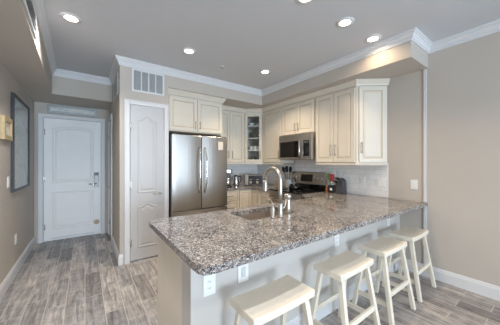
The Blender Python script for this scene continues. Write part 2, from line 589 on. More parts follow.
# crown moulding, baseboards, casings
cz = ZC
crown = [(0, cz - .10), (.011, cz - .10), (.013, cz - .084), (.021, cz - .079), (.021, cz - .064), (.037, cz - .038), (.046, cz - .034), (.046, cz - .020), (.058, cz - .016), (.058, cz), (0, cz)]
struct(MB().sweep([(BXN, YB), (BXF, 4.55), (XS, 4.55), (XS, YP), (2.855, YP), (2.855, 0.97), (X1, 0.97), (X1, YB)], crown).build('trim_1', M['trim']))
base = [(0, 0), (.016, 0), (.016, .105), (.011, .118), (.007, .135), (0, .14)]
def baseboard(name, path):
    struct(MB().sweep(path, base).build(name, M['trim']))
baseboard('baseboard_left', [(X0, YB), (X0, YE)])
baseboard('baseboard_right', [(X1, PY0 - .002), (X1, YB)])
baseboard('baseboard_peninsula', [(PX + .001, PY0), (X1 - .018, PY0)])
baseboard('baseboard_hall', [(XS, CY0 - .085), (XS, YP), (PX0 - .075, YP)])
# strip on the right wall under the soffit end
sbox('trim_2', 'trim', (X1 - .014, X1, 0.985, 1.012, .903, 2.534), (X1 - .014, X1, 0.985, 1.012, .141, .857))

def casing_y(name, x0, x1, h, y, cw=.072):       # casing round an opening in a wall facing -Y
    b = MB()
    for (a, c, z0, z1) in ((x0 - cw, x0, 0, h + cw), (x1, x1 + cw, 0, h + cw), (x0, x1, h, h + cw)):
        b.box(a, c, y - .018, y, z0, z1)
    for (a, c, z0, z1) in ((x0 - cw, x0 - cw + .014, 0, h + cw), (x1 + cw - .014, x1 + cw, 0, h + cw), (x0 - cw + .014, x1 + cw - .014, h + cw - .014, h + cw)):
        b.box(a, c, y - .026, y - .018, z0, z1)
    # jamb
    b.box(x0, x0 + .012, y, y + .09, 0, h); b.box(x1 - .012, x1, y, y + .09, 0, h); b.box(x0 + .012, x1 - .012, y, y + .09, h - .012, h)
    return struct(b.build(name, M['trim'], bevel=.003))
casing_y('trim_3', DX0, DX1, DH, YE, .055)
casing_y('trim_4', PX0, PX1, PH, YP, .06)
b = MB()
cw = .065
for (a, c, z0, z1) in ((CY0 - cw, CY0, 0, CH + cw), (CY1, CY1 + cw, 0, CH + cw), (CY0, CY1, CH, CH + cw)):
    b.box(XS - .018, XS, a, c, z0, z1)
for (a, c) in ((CY0, CY0 + .012), (CY1 - .012, CY1)):
    b.box(XS, XS + .09, a, c, 0, CH)
struct(b.build('trim_5', M['trim'], bevel=.003))

def hinge(parent, x, z, y=-.042):
    MB().box(x - .012, x + .012, y - .004, y + .002, z - .045, z + .045).lathe([(.006, -.05), (.006, .05)], origin=(x, y - .004, z), n=10).build('hinge', M['nickel'], parent)

# entry door
ew, eh = DX1 - DX0 - .03, DH - .022
d1 = struct(thing('door_1', None, None, (DX0 + .015, YE + .055, .008)))
house_door(ew, eh, [(.11, ew - .11, 1.02, eh - .12, 'arch', .06), (.11, ew - .11, .2, .86, 'rect', 0)]).build('door_slab', M['entry'], d1, bevel=.002)
for z in (.25, 1.1, eh - .25):
    hinge(d1, .008, z)
lk = MB().box(ew - .105, ew - .03, -.062, -.041, .91, 1.19).build('lock_plate', M['lock'], d1, bevel=.006)
MB().box(ew - .10, ew - .035, -.068, -.0625, 1.135, 1.185).build('key_reader', M['black'], lk, bevel=.003)
MB().tube([(ew - .068, -.062, .975), (ew - .068, -.095, .975), (ew - .085, -.105, .975), (ew - .19, -.105, .972)], .010, 10).build('lever', M['chrome'], lk)
MB().lathe([(.042, -.058), (.045, -.050), (.045, -.041)], axis='Y', origin=(ew - .065, 0, .235), n=24).build('bumper_disc', M['beige'], d1)
MB().box(.1, ew - .1, -.048, -.041, .03, .05).build('door_sweep', M['trim'], d1)

# pantry door
pw, ph = PX1 - PX0 - .03, PH - .03
d2 = struct(thing('door_2', None, None, (PX0 + .015, YP + .04, .018)))
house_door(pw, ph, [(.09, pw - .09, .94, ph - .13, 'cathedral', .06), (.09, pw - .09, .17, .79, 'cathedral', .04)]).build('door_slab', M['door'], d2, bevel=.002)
for z in (.25, 1.05, ph - .3):
    hinge(d2, .006, z)
b = MB().lathe([(.026, -.046), (.026, -.041)], axis='Y', origin=(pw - .05, 0, .92), n=20)
b.tube([(pw - .05, -.046, .92), (pw - .05, -.085, .92), (pw - .06, -.094, .92), (pw - .155, -.092, .918)], .009, 10)
b.build('lever', M['nickel'], d2)
# closet door in the hall side wall (faces -X)
cwid, chh = CY1 - CY0 - .03, CH - .02
d3 = struct(thing('door_3', None, None, (XS + .045, CY1 - .015, .01), -PI / 2))
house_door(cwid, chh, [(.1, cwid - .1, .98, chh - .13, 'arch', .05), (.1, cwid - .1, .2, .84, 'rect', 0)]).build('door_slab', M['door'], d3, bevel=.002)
for z in (.25, 1.05, chh - .3):
    hinge(d3, .006, z)
b = MB().lathe([(.026, -.046), (.026, -.041)], axis='Y', origin=(cwid - .06, 0, .95), n=20)
b.tube([(cwid - .06, -.046, .95), (cwid - .06, -.085, .95), (cwid - .075, -.09, .95), (cwid - .16, -.09, .948)], .009, 10)
b.build('lever', M['nickel'], d3)

# backsplash tile
struct(MB().box(2.03, X1, YK - .008, YK, .902, 1.40).build('wall_backsplash_back', M['tile_x']))
struct(MB().box(X1 - .008, X1, 1.42, YK - .0085, .902, 1.378).box(X1 - .008, X1, 2.39, 3.14, 1.378, 1.44).build('wall_backsplash_right', M['tile_y']))

# cabinet cornice and light rail
c0 = 2.452
cp = [(0, c0), (.012, c0), (.018, c0 + .02), (.045, c0 + .06), (.05, c0 + .065), (.05, c0 + .08), (0, c0 + .08)]
UF = 3.05                                         # front of the right-hand wall units
struct(MB().sweep([(XP + .002, 3.60), (2.0, 3.60), (2.0, 4.03), (2.77, 4.03), (UF, 3.75), (UF, 1.69), (X1 - .001, 1.42)], cp).build('trim_6', M['cab']))
lr = [(-.02, 1.352), (.008, 1.352), (.012, 1.366), (.004, 1.379), (-.02, 1.379)]
struct(MB().sweep([(2.03, 4.03), (2.77, 4.03), (UF, 3.75), (UF, 3.155)], lr).build('trim_7', M['cab']))
struct(MB().sweep([(UF, 2.375), (UF, 1.69), (X1 - .022, 1.42)], lr).build('trim_8', M['cab']))

# ------------------------------------------------------------------ cabinets
def cabinet(name, label, cat, loc, rz, w, h, d, doors=(), drawers=(), toe=0.0, group=None, hollow=False):
    """front at local Y=0 facing -Y, left edge X=0. doors: (x0,x1,z0,z1,handle_x,handle_z,len); drawers: (x0,x1,z0,z1)"""
    t = thing(name, label, cat, loc, rz, group)
    b = MB().box(0.001, w - 0.001, 0, d, toe, h)
    if toe:
        b.box(0.001, w - .001, .06, d, 0.0, toe)
    b.build('body', M['cab'], t, bevel=.001)
    for (x0, x1, z0, z1, hx, hz, hl) in doors:
        dr = raised_door(x1 - x0, z1 - z0).build('door', [M['cab'], M['glaze']], t, loc=(x0, -.001, z0))
        bar_pull(dr, hx - x0, hz - z0, hl)
    for (x0, x1, z0, z1) in drawers:
        dr = raised_door(x1 - x0, z1 - z0, fr=.04).build('drawer', [M['cab'], M['glaze']], t, loc=(x0, -.001, z0))
        bar_pull(dr, (x1 - x0) / 2, (z1 - z0) / 2, min(.15, (x1 - x0) * .5), vertical=False)
    return t

WB, WT = 1.38, 2.45                                # wall units bottom / top
HT = WT - WB
R90 = -PI / 2
# over the fridge
fw = 2.0 - XP - .002
cabinet('wall_cabinet', 'short two-door cream cabinet above the refrigerator', 'cabinet', (XP + .002, 3.60, 1.885), 0, fw, WT - 1.885, YK - 3.60,
        doors=[(.02, fw / 2 - .003, .015, .545, fw / 2 - .04, .12, .12), (fw / 2 + .003, fw - .02, .015, .545, fw / 2 + .04, .12, .12)])
# tall end panel right of the fridge
tag(MB().box(2.003, 2.028, 3.66, YK - .001, 0.0, 1.88).build('fridge_end_panel', M['cab']), 'tall cream end panel between the refrigerator and the back counter', 'panel')
# back wall, between the fridge and the corner
ew_ = 2.77 - 2.03
cabinet('wall_cabinet', 'cream two-door wall cabinet between the refrigerator and the glass corner cabinet', 'cabinet', (2.03, 4.03, WB), 0, ew_, HT, YK - 4.03 - .009,
        doors=[(.015, ew_ / 2 - .003, .015, HT - .02, ew_ / 2 - .045, .17, .15), (ew_ / 2 + .003, ew_ - .015, .015, HT - .02, ew_ / 2 + .05, .17, .15)])
# diagonal corner unit with a glass door
A, B_ = Vector((2.772, 4.03)), Vector((UF, 3.752))
dg = thing('corner_cabinet', 'diagonal cream corner cabinet with a glass door showing glassware', 'cabinet', (A.x, A.y, WB), -PI / 4)
dw = (B_ - A).length
rot = Matrix.Rotation(PI / 4, 2)
loc2 = lambda x, y: tuple(rot @ (Vector((x, y)) - A))
poly = [loc2(*p) for p in ((A.x, A.y), (B_.x, B_.y), (X1 - .009, B_.y), (X1 - .009, YK - .009), (A.x, YK - .009))]
b = MB().prism(poly, 0, .018).prism(poly, HT - .018, HT)
def wallseg(b, p, q, t, z0, z1):
    p, q = Vector(p), Vector(q)
    d = (q - p).normalized(); nrm = Vector((-d.y, d.x)) * t
    b.prism([tuple(p), tuple(q), tuple(q + nrm), tuple(p + nrm)], z0, z1)
for i in (1, 2, 3, 4):
    wallseg(b, poly[i], poly[(i + 1) % 5], .012, .018, HT - .018)
# face frame
b.box(0, .03, 0, .018, .018, HT - .018).box(dw - .03, dw, 0, .018, .018, HT - .018)
b.build('body', M['cabin'], dg)
sh_in = [Vector(p) for p in poly]
cen = sum(sh_in, Vector((0, 0))) / 5
sh_poly = [tuple(cen + (p - cen) * .93) for p in sh_in]
SHZ = [.27, .53, .79]
for z in SHZ:
    MB().prism(sh_poly, z - .008, z + .008).build('shelf', M['cabin'], dg)
dd = thing('door', None, None, (.012, -.001, .015)); dd.parent = dg
gw, gh = dw - .024, HT - .035
b = MB()
for q in ((0, .06, 0, gh), (gw - .06, gw, 0, gh), (.06, gw - .06, 0, .06), (.06, gw - .06, gh - .06, gh)):
    b.box(q[0], q[1], -.02, 0, q[2], q[3])
b.build('door_frame', M['cab'], dd, bevel=.003)
MB().box(.06, gw - .06, -.012, -.008, .06, gh - .06).build('glass_pane', M['glass'], dd)
bar_pull(dd, gw - .03, .17, .15)
# right-hand wall units (their fronts face -X; local X runs toward the camera)
cabinet('wall_cabinet', 'single-door cream wall cabinet between the glass corner cabinet and the microwave', 'cabinet', (UF, 3.748, WB), R90, .595, HT, X1 - UF - .009,
        doors=[(.015, .58, .015, HT - .02, .53, .17, .15)])
cabinet('wall_cabinet', 'short two-door cream cabinet above the microwave', 'cabinet', (UF, 3.15, 1.885), R90, .765, WT - 1.885, X1 - UF - .009,
        doors=[(.015, .379, .015, .545, .345, .13, .14), (.386, .75, .015, .545, .42, .13, .14)])
cabinet('wall_cabinet', 'tall two-door cream wall cabinet right of the microwave', 'cabinet', (UF, 2.382, WB), R90, .69, HT, X1 - UF - .009,
        doors=[(.015, .342, .015, HT - .02, .305, .2, .17), (.348, .675, .015, HT - .02, .385, .2, .17)])
# angled end unit
P0, P1 = Vector((UF, 1.69)), Vector((X1 - .009, 1.428))
ang = math.atan2((P1 - P0).y, (P1 - P0).x)
ae = thing('angled_cabinet', 'angled cream wall cabinet with one narrow door, at the right end of the wall cabinets', 'cabinet', (P0.x, P0.y, WB), ang)
rot2 = Matrix.Rotation(-ang, 2)
pl = [tuple(rot2 @ (Vector(p) - P0)) for p in ((P0.x, P0.y), (P1.x, P1.y), (X1 - .009, 1.69))]
MB().prism(pl, 0, HT).build('body', M['cab'], ae)
aw = (P1 - P0).length
dr = raised_door(aw - .055, HT - .035, fr=.05).build('door', [M['cab'], M['glaze']], ae, loc=(.03, -.001, .015))
bar_pull(dr, .028, .2, .15)

# base units
BH = .858
cabinet('base_cabinet', 'cream three-drawer base cabinet beside the refrigerator', 'cabinet', (2.032, 3.76, 0), 0, .425, BH, YK - 3.77,
        drawers=[(.015, .41, .655, .835), (.015, .41, .395, .645), (.015, .41, .12, .385)], toe=.1)
lc = thing('corner_base_cabinet', 'cream corner base cabinet with two doors meeting in the inside corner', 'cabinet', (2.46, 3.76, 0))
b = MB().prism([(0, 0), (.30, 0), (.30, -.295), (.918, -.295), (.918, .598), (0, .598)], .1, BH)
b.prism([(0.001, .06), (.36, .06), (.36, -.294), (.917, -.294), (.917, .597), (0.001, .597)], 0, .1)
b.build('body', M['cab'], lc, bevel=.001)
raised_door(.275, .72, fr=.045).build('door', [M['cab'], M['glaze']], lc, loc=(.003, -.001, .12))
dr = raised_door(.27, .72, fr=.045).build('door', [M['cab'], M['glaze']], lc, loc=(.299, -.022, .12))
dr.rotation_euler = (0, 0, R90)
bar_pull(dr, .235, .56, .15)
cabinet('base_cabinet', 'cream three-drawer base cabinet between the corner and the range', 'cabinet', (2.76, 3.463, 0), R90, .315, BH, X1 - 2.77,
        drawers=[(.012, .303, .655, .835), (.012, .303, .395, .645), (.012, .303, .12, .385)], toe=.1)
cabinet('base_cabinet', 'cream base cabinet between the range and the peninsula', 'cabinet', (2.76, 2.372, 0), R90, .335, BH, X1 - 2.77,
        drawers=[(.012, .32, .655, .835)], doors=[(.012, .32, .12, .645, .285, .52, .15)], toe=.1)
# peninsula base (open top for the sink), its doors face +Y into the kitchen
pc = thing('peninsula_cabinet', 'long cream base cabinet of the peninsula with a plain beige end panel', 'cabinet', (PX, PY1 + .001, 0))
L_ = 2.755 - PX
D_ = .585
b = MB().box(.02, L_, .0, .012, .1, BH).box(.02, L_, .012, D_, .1, .118).box(L_ - .018, L_, .012, D_ - .02, .118, BH)
b.box(.02, L_, D_ - .02, D_, .118, BH).box(.02, L_, 0, D_ - .07, 0, .1)
b.build('body', M['cab'], pc)
tag(MB().box(0, .02, 0, D_ + .005, 0, BH).build('end_panel', M['endpanel'], pc, bevel=.002), 'beige end panel')
n = 5
dwid = (L_ - .02) / n
for i in range(n):
    dr = raised_door(dwid - .012, .72).build('door', [M['cab'], M['glaze']], pc, loc=(.02 + dwid * (i + 1) - .006, D_ + .001, .12))
    dr.rotation_euler = (0, 0, PI)
    bar_pull(dr, .04 if i % 2 else dwid - .05, .58, .15)

# ------------------------------------------------------------------ worktops
def round_poly(pts, rad, seg=6):
    out = []
    n = len(pts)
    for i, p in enumerate(pts):
        r = rad.get(i, 0)
        P = Vector(p)
        if not r:
            out.append(tuple(P)); continue
        a = (Vector(pts[i - 1]) - P).normalized(); c = (Vector(pts[(i + 1) % n]) - P).normalized()
        s, e = P + a * r, P + c * r
        for k in range(seg + 1):
            t = k / seg
            out.append(tuple((1 - t) ** 2 * s + 2 * t * (1 - t) * P + t * t * e))
    return out

def slab(outer, holes, z0, z1):
    bm = bmesh.new()
    edges = []
    for lp in [outer] + holes:
        v = [bm.verts.new((x, y, z1)) for x, y in lp]
        edges += [bm.edges.new((v[i], v[(i + 1) % len(v)])) for i in range(len(v))]
    bmesh.ops.triangle_fill(bm, edges=edges, use_beauty=True, use_dissolve=False)
    r = bmesh.ops.extrude_face_region(bm, geom=bm.faces[:])
    for g in r['geom']:
        if isinstance(g, bmesh.types.BMVert):
            g.co.z = z0
    b = MB()
    b.bm.free()
    b.bm = bm
    return b
TZ = .90
SX0, SX1, SY0, SY1 = 1.13, 1.70, 1.555, 1.92
outer = round_poly([(.43, .975), (X1 - .001, .975), (X1 - .001, 2.374), (2.715, 2.374), (2.715, 2.06), (.43, 2.06)], {0: .075, 5: .03, 3: .01})
hole = round_poly([(SX0, SY0), (SX1, SY0), (SX1, SY1), (SX0, SY1)], {0: .04, 1: .04, 2: .04, 3: .04})
tag(slab(outer, [hole], .86, TZ).build('worktop', M['granite'], bevel=.008, seg=3),
    'large polished speckled granite peninsula worktop with a sink cutout', 'worktop')
outer = [(2.031, 3.72), (2.718, 3.72), (2.718, 3.149), (X1 - .001, 3.149), (X1 - .001, YK - .001), (2.031, YK - .001)]
tag(slab(outer, [], .86, TZ).build('worktop', M['granite'], bevel=.006, seg=2),
    'speckled granite worktop along the back wall between the refrigerator and the range', 'worktop')

# sink
sk = thing('sink', 'undermount stainless sink set in the peninsula worktop', 'sink', ((SX0 + SX1) / 2, (SY0 + SY1) / 2, .66))
hx, hy = (SX1 - SX0) / 2 + .006, (SY1 - SY0) / 2 + .006
def rr(hx, hy, z, r=.05):
    return [(x, y, z) for x, y in round_poly([(-hx, -hy), (hx, -hy), (hx, hy), (-hx, hy)], {0: r, 1: r, 2: r, 3: r})]
b = MB()
b.rings([rr(hx + .02, hy + .02, .199), rr(hx, hy, .199), rr(hx - .012, hy - .012, .03), rr(hx - .04, hy - .04, .006)], cap=True)
o = b.build('basin', M['basin'], sk)
sm = o.modifiers.new('solid', 'SOLIDIFY'); sm.thickness = .004; sm.offset = -1
MB().lathe([(.045, .0065), (.045, .009), (.03, .009), (.028, .0075)], n=20).build('drain', M['chrome'], sk)

# faucet
fx, fy = 1.425, 1.50
fc = thing('faucet', 'tall brushed nickel gooseneck faucet with pull-down spray behind the sink', 'faucet', (fx, fy, TZ + .0005))
MB().lathe([(.030, 0), (.030, .008), (.024, .016), (.022, .06), (.022, .12), (.016, .128)], n=20).build('base', M['nickel'], fc)
pts = [(0, 0, .12), (0, 0, .22), (0, 0, .32)]
for i in range(1, 13):
    a = PI - PI * i / 12 * 1.02
    pts.append((0, .105 + .105 * math.cos(a), .32 + .115 * math.sin(a)))
MB().tube(pts, .0195, 14).build('spout', M['nickel'], fc)
MB().tube([(0, .21, .318), (0, .212, .29), (0, .213, .262), (0, .214, .215), (0, .214, .205)], .016, 14, rfun=lambda t: .0205 + .003 * t).build('spray_head', M['nickel'], fc)
MB().tube([(.02, 0, .075), (.05, 0, .08), (.06, 0, .10), (.075, 0, .15)], .0075, 10).build('lever', M['nickel'], fc)
sd = thing('soap_dispenser', 'small brushed nickel soap pump left of the tall faucet', 'soap dispenser', (1.345, 1.512, TZ + .0005))
MB().lathe([(.022, 0), (.022, .006), (.017, .012), (.017, .085), (.012, .095), (.012, .105)], n=18).build('body', M['nickel'], sd)
MB().tube([(0, 0, .1), (0, .004, .13), (0, .03, .148), (0, .065, .146), (0, .085, .13)], .0065, 10).build('spout', M['nickel'], sd)
bt = thing('soap_bottle', 'stainless cylindrical pump bottle right of the tall faucet', 'bottle', (1.59, 1.57, TZ + .0005))
MB().lathe([(.034, 0), (.036, .004), (.034, .06), (.030, .125), (.030, .14)], n=22).build('body', M['nickel'], bt)
MB().lathe([(.030, .1405), (.034, .145), (.034, .175), (.028, .182), (.008, .184)], n=22).build('cap', M['chrome'], bt)

# ------------------------------------------------------------------ refrigerator
FX0, FX1, FY = 1.045, 1.995, 3.41
fr = thing('refrigerator', 'stainless french-door refrigerator with a bottom freezer drawer', 'refrigerator', (FX0, FY, 0))
W_ = FX1 - FX0
MB().box(.004, W_ - .004, .085, YK - FY - .03, .03, 1.80).box(.04, W_ - .04, .12, .6, .0, .03).build('body', M['steel'], fr, bevel=.004)
def bowed(x0, x1, z0, z1, bow=.014, n=8):
    b = MB()
    pts = [(x0, .08)]
    for i in range(n + 1):
        t = i / n
        pts.append((x0 + (x1 - x0) * t, .012 - bow * (1 - (2 * t - 1) ** 2)))
    pts.append((x1, .08))
    b.prism(pts[::-1], z0, z1)
    return b
mid = W_ / 2
ld = bowed(0, mid - .003, .655, 1.815).build('door', M['steel'], fr, bevel=.006)
rd = bowed(mid + .003, W_, .655, 1.815).build('door', M['steel'], fr, bevel=.006)
fd = bowed(0, W_, .075, .640).build('freezer_drawer', M['steel'], fr, bevel=.006)
for parent, x, sg in ((ld, mid - .045, -1), (rd, mid + .045, 1)):
    pts = [(x + sg * .012 * (1 - (i / 6) ** 2) - sg * .0, -.01 - .055 * (1 - (i / 6) ** 4), 1.27 + .36 * i / 6) for i in range(-6, 7)]
    MB().tube(pts, .0125, 12).build('handle', M['chrome'], parent)
pts = [(mid + .40 * i / 6, -.01 - .055 * (1 - (i / 6) ** 4), .575) for i in range(-6, 7)]
MB().tube(pts, .0125, 12).build('handle', M['chrome'], fd)
MB().box(.02, W_ - .02, .06, .084, .02, .07).build('grille', M['black'], fr)
for x in (.05, W_ - .05):
    MB().box(x - .04, x + .04, .03, .12, 1.8155, 1.833).build('hinge_cover', M['grey'], fr, bevel=.004)
tag(MB().box(1.80, 1.895, FY - .0145, FY - .0135, 1.60, 1.74).build('notice_sheet', M['paper']), 'pale paper notice stuck on the right refrigerator door', 'paper')

# ------------------------------------------------------------------ microwave (front faces -X)
mwy = 3.147
mw = thing('microwave', 'stainless over-the-range microwave with a black glass door', 'microwave', (2.955, mwy, 1.437), R90)
MWW, MWH = .758, .444
MB().box(0, MWW, .02, X1 - 2.955 - .01, 0, MWH).build('body', M['steelh'], mw, bevel=.004)
b = MB().box(0, MWW, 0, .0195, MWH - .085, MWH)
for i in range(3):
    b.box(.03, MWW - .03, -.002, .002, MWH - .028 - i * .012, MWH - .023 - i * .012)
b.build('vent_panel', M['steelh'], mw, bevel=.002)
md = MB().box(0, .565, -.004, .0195, .005, MWH - .09).build('door', M['steelh'], mw, bevel=.004)
MB().box(.035, .49, -.007, -.0045, .045, MWH - .12).build('window', M['glassblk'], md, bevel=.002)
pts = [(.525 + .018 * (1 - (i / 5) ** 2), -.012 - .038 * (1 - (i / 5) ** 4), .178 + .145 * i / 5) for i in range(-5, 6)]
MB().tube(pts, .012, 12).build('handle', M['chrome'], md)
cpn = MB().box(.569, MWW, -.004, .0195, .005, MWH - .09).build('control_panel', M['steelh'], mw, bevel=.003)
MB().box(.59, .715, -.007, -.0045, .06, MWH - .12).build('keypad', M['glassblk'], cpn, bevel=.002)
MB().box(.605, .70, -.0085, -.0072, MWH - .17, MWH - .135).build('display', M['grey'], cpn)
area_light('microwave_task_light', (3.2, 2.72, 1.44), (0, 0, 0), .1, .25, 3.0, (1.0, .82, .60))

# ------------------------------------------------------------------ range (front faces -X)
ry = 3.143
rg = thing('range', 'stainless electric range with a black glass cooktop and raised control panel', 'range', (2.70, ry, 0), R90)
RW = .762
RD = X1 - 2.70 - .012
MB().box(.001, RW - .001, .03, RD, .03, .893).box(.04, RW - .04, .08, RD - .05, 0, .03).build('body', M['steelh'], rg, bevel=.003)
MB().box(.0, RW, .0, RD - .075, .8935, .912).build('cooktop', M['glassblk'], rg, bevel=.004)
for (bx, by, br) in ((.2, .16, .09), (.56, .16, .075), (.2, .42, .075), (.56, .42, .09)):
    MB().lathe([(br, .9125), (br, .9132), (br - .004, .9132), (br - .004, .9125)], cx=bx, cy=by, n=32).build('burner_ring', M['grey'], rg)
od = MB().box(.006, RW - .006, 0, .029, .21, .80).build('oven_door', M['steelh'], rg, bevel=.004)
MB().box(.10, RW - .10, -.003, -.0005, .33, .66).build('window', M['glassblk'], od, bevel=.002)
b = MB().tube([(.05, -.05, .755), (RW - .05, -.05, .755)], .0125, 12)
for x in (.08, RW - .08):
    b.tube([(x, 0, .755), (x, -.05, .755)], .010, 10)
b.build('handle', M['chrome'], od)
MB().box(.006, RW - .006, 0, .029, .81, .885).build('front_trim', M['steelh'], rg, bevel=.003)
MB().box(.006, RW - .006, 0, .029, .05, .20).build('storage_drawer', M['steelh'], rg, bevel=.004)
# control panel at the back: black vent foot, sloped stainless face
b = MB()
y0 = RD - .073
b.prism([(0, y0), (RW, y0), (RW, RD), (0, RD)], .9125, 1.0)
b.build('vent_foot', M['glassblk'], rg, bevel=.003)
bgd = MB()
prof = [(y0 - .012, 1.0005), (y0 + .020, 1.205), (y0 + .032, 1.215), (RD, 1.215), (RD, 1.0005)]
a_ = [bgd.bm.verts.new((0, y, z)) for y, z in prof]
c_ = [bgd.bm.verts.new((RW, y, z)) for y, z in prof]
for i in range(5):
    bgd.bm.faces.new((a_[i], a_[(i + 1) % 5], c_[(i + 1) % 5], c_[i]))
bgd.bm.faces.new(a_); bgd.bm.faces.new(c_[::-1])
bgo = bgd.build('backguard', M['steelh'], rg, bevel=.003)
sl = math.atan2(.032, .2045)
fy_ = lambda z: y0 - .012 + (z - 1.0) * .032 / .2045
b = MB()
x0, x1 = .23, .50
pr = [(x0, 1.045), (x1, 1.045), (x1, 1.175), (x0, 1.175)]
b.rings([[(x, fy_(z) - .0005, z) for x, z in pr], [(x, fy_(z) - .004, z) for x, z in pr]], cap0=True)
b.build('display', M['glassblk'], bgo)
for kx in (.06, .145, .565, .64, .71):
    b = MB().lathe([(.023, -.001), (.021, -.024), (.018, -.026)], axis='Y', n=20)
    k = b.build('knob', M['chrome'], bgo, loc=(kx, fy_(1.11), 1.11))
    k.rotation_euler = (-sl, 0, 0)

# ------------------------------------------------------------------ stools
def make_stool():
    t = thing('bar_stool', '', 'stool')
    hw_, hd, H = .232, .118, .62
    # saddle seat
    b = MB()
    nx = 14
    top, bot = [], []
    for i in range(nx + 1):
        u = -1 + 2 * i / nx
        zt = H - .010 * (1 - u * u)
        zb = H - .046 - .004 * (1 - u * u)
        top.append([b.bm.verts.new((u * hw_, sy * hd, zt)) for sy in (-1, 1)])
        bot.append([b.bm.verts.new((u * hw_, sy * hd, zb)) for sy in (-1, 1)])
    for i in range(nx):
        for q in ((top[i][0], top[i + 1][0], top[i + 1][1], top[i][1]), (bot[i][1], bot[i + 1][1], bot[i + 1][0], bot[i][0]),
                  (top[i][0], bot[i][0], bot[i + 1][0], top[i + 1][0]), (top[i + 1][1], bot[i + 1][1], bot[i][1], top[i][1])):
            b.bm.faces.new(q)
    b.bm.faces.new((top[0][0], top[0][1], bot[0][1], bot[0][0])); b.bm.faces.new((top[-1][1], top[-1][0], bot[-1][0], bot[-1][1]))
    b.build('seat', M['stool'], t, bevel=.007, seg=3)
    tx, ty, fx_, fy2 = .178, .083, .222, .172
    zt = H - .049
    P = lambda sx, sy, z: Vector((sx * (fx_ + (tx - fx_) * z / zt), sy * (fy2 + (ty - fy2) * z / zt), z))
    for sx in (-1, 1):
        for sy in (-1, 1):
            MB().bar(P(sx, sy, 0), P(sx, sy, zt), .036, .034).build('leg', M['stool'], t, bevel=.003)
    for sy in (-1, 1):
        a, c = P(-1, sy, .25), P(1, sy, .25)
        MB().box(a.x + .015, c.x - .015, a.y - .010, a.y + .010, .232, .272).build('stretcher', M['stool'], t, bevel=.002)
    for sx in (-1, 1):
        a, c = P(sx, -1, .165), P(sx, 1, .165)
        MB().box(a.x - .010, a.x + .010, a.y + .015, c.y - .015, .148, .186).build('stretcher', M['stool'], t, bevel=.002)
    return t
st = make_stool()
labs = ['cream wooden saddle stool nearest the camera, below the peninsula outlet',
        'second cream saddle stool from the left along the peninsula',
        'third cream saddle stool from the left along the peninsula',
        'cream saddle stool closest to the right wall, at the far right end']
for i, (x, y, rz) in enumerate([(.90, 1.005, .0), (1.64, 1.008, .01), (2.305, 1.012, -.01), (2.935, 1.02, .01)]):
    o = st if i == 0 else copy_tree(st)
    o.location = (x, y, 0)
    o.rotation_euler = (0, 0, rz)
    o['label'] = labs[i]
    o['group'] = 'cream saddle stools along the peninsula'

# ------------------------------------------------------------------ ceiling fittings
def downlight(x, y, label, power=CAN_POWER, col=CAN_COL, spread=130):
    t = thing('recessed_light', label, 'ceiling light', (x, y, ZC), 0, 'recessed ceiling lights')
    b = MB().lathe([(.055, -.0085), (.066, -.010), (.086, -.005), (.088, -.0005), (.055, -.0005)], n=36)
    # open the ring: drop the two end caps
    for f in [f for f in b.bm.faces if len(f.verts) > 4]:
        b.bm.faces.remove(f)
    n = 36
    b.build('trim_ring', M['trim'], t)
    MB().lathe([(.0545, -.0009), (.0545, -.006), (.04, -.0065), (.001, -.0065)], n=36).build('lens', M['lamp'], t)
    l = area_light('recessed_light_beam', (x, y, ZC - .02), (0, 0, 0), .11, .11, power, col, 'DISK', math.radians(spread))
    return t
downlight(-.11, 2.84, 'glowing recessed ceiling light at the upper left, over the hall floor', 13, (1.0, .93, .85), 125)
downlight(1.07, 2.80, 'glowing recessed ceiling light in front of the pantry vent and refrigerator')
downlight(2.28, 2.74, 'glowing recessed ceiling light nearest the inside corner of the soffit', 17, (1.0, .82, .60), 120)
downlight(2.13, 1.30, 'glowing recessed ceiling light over the middle of the peninsula', 6.5)
downlight(2.67, 1.285, 'glowing recessed ceiling light closest to the end of the right soffit', 3.0, CAN_COL, 150)
downlight(1.53, 1.30, 'recessed ceiling light cut by the top edge of the photo')

downlight(.05, .95, 'added unseen ceiling light above the camera, beside the left bulkhead', 19, (.98, .98, 1.0), 150)  # extra lamp out of view, added to brighten the left wall and hall floor
for i, (x, y) in enumerate(((.35, -.75), (2.35, -.75), (.35, -3.0), (2.35, -3.0))):  # unseen lamps added as top fill for floor, stools and walls
    downlight(x, y, 'added unseen ceiling light in the living area ' + ('near the left wall' if i % 2 == 0 else 'near the right wall') + (', just behind the stools' if i < 2 else ', far behind the stools'), 9, (1.0, .72, .44))

sp = thing('fire_sprinkler', 'small white fire sprinkler head on the ceiling near the refrigerator soffit', 'sprinkler', (1.64, 2.96, ZC))
MB().lathe([(.035, -.0005), (.035, -.004), (.02, -.012), (.012, -.014)], n=20).build('escutcheon', M['trim'], sp)
MB().lathe([(.008, -.0145), (.008, -.03), (.018, -.032), (.018, -.035)], n=14).build('deflector', M['nickel'], sp)

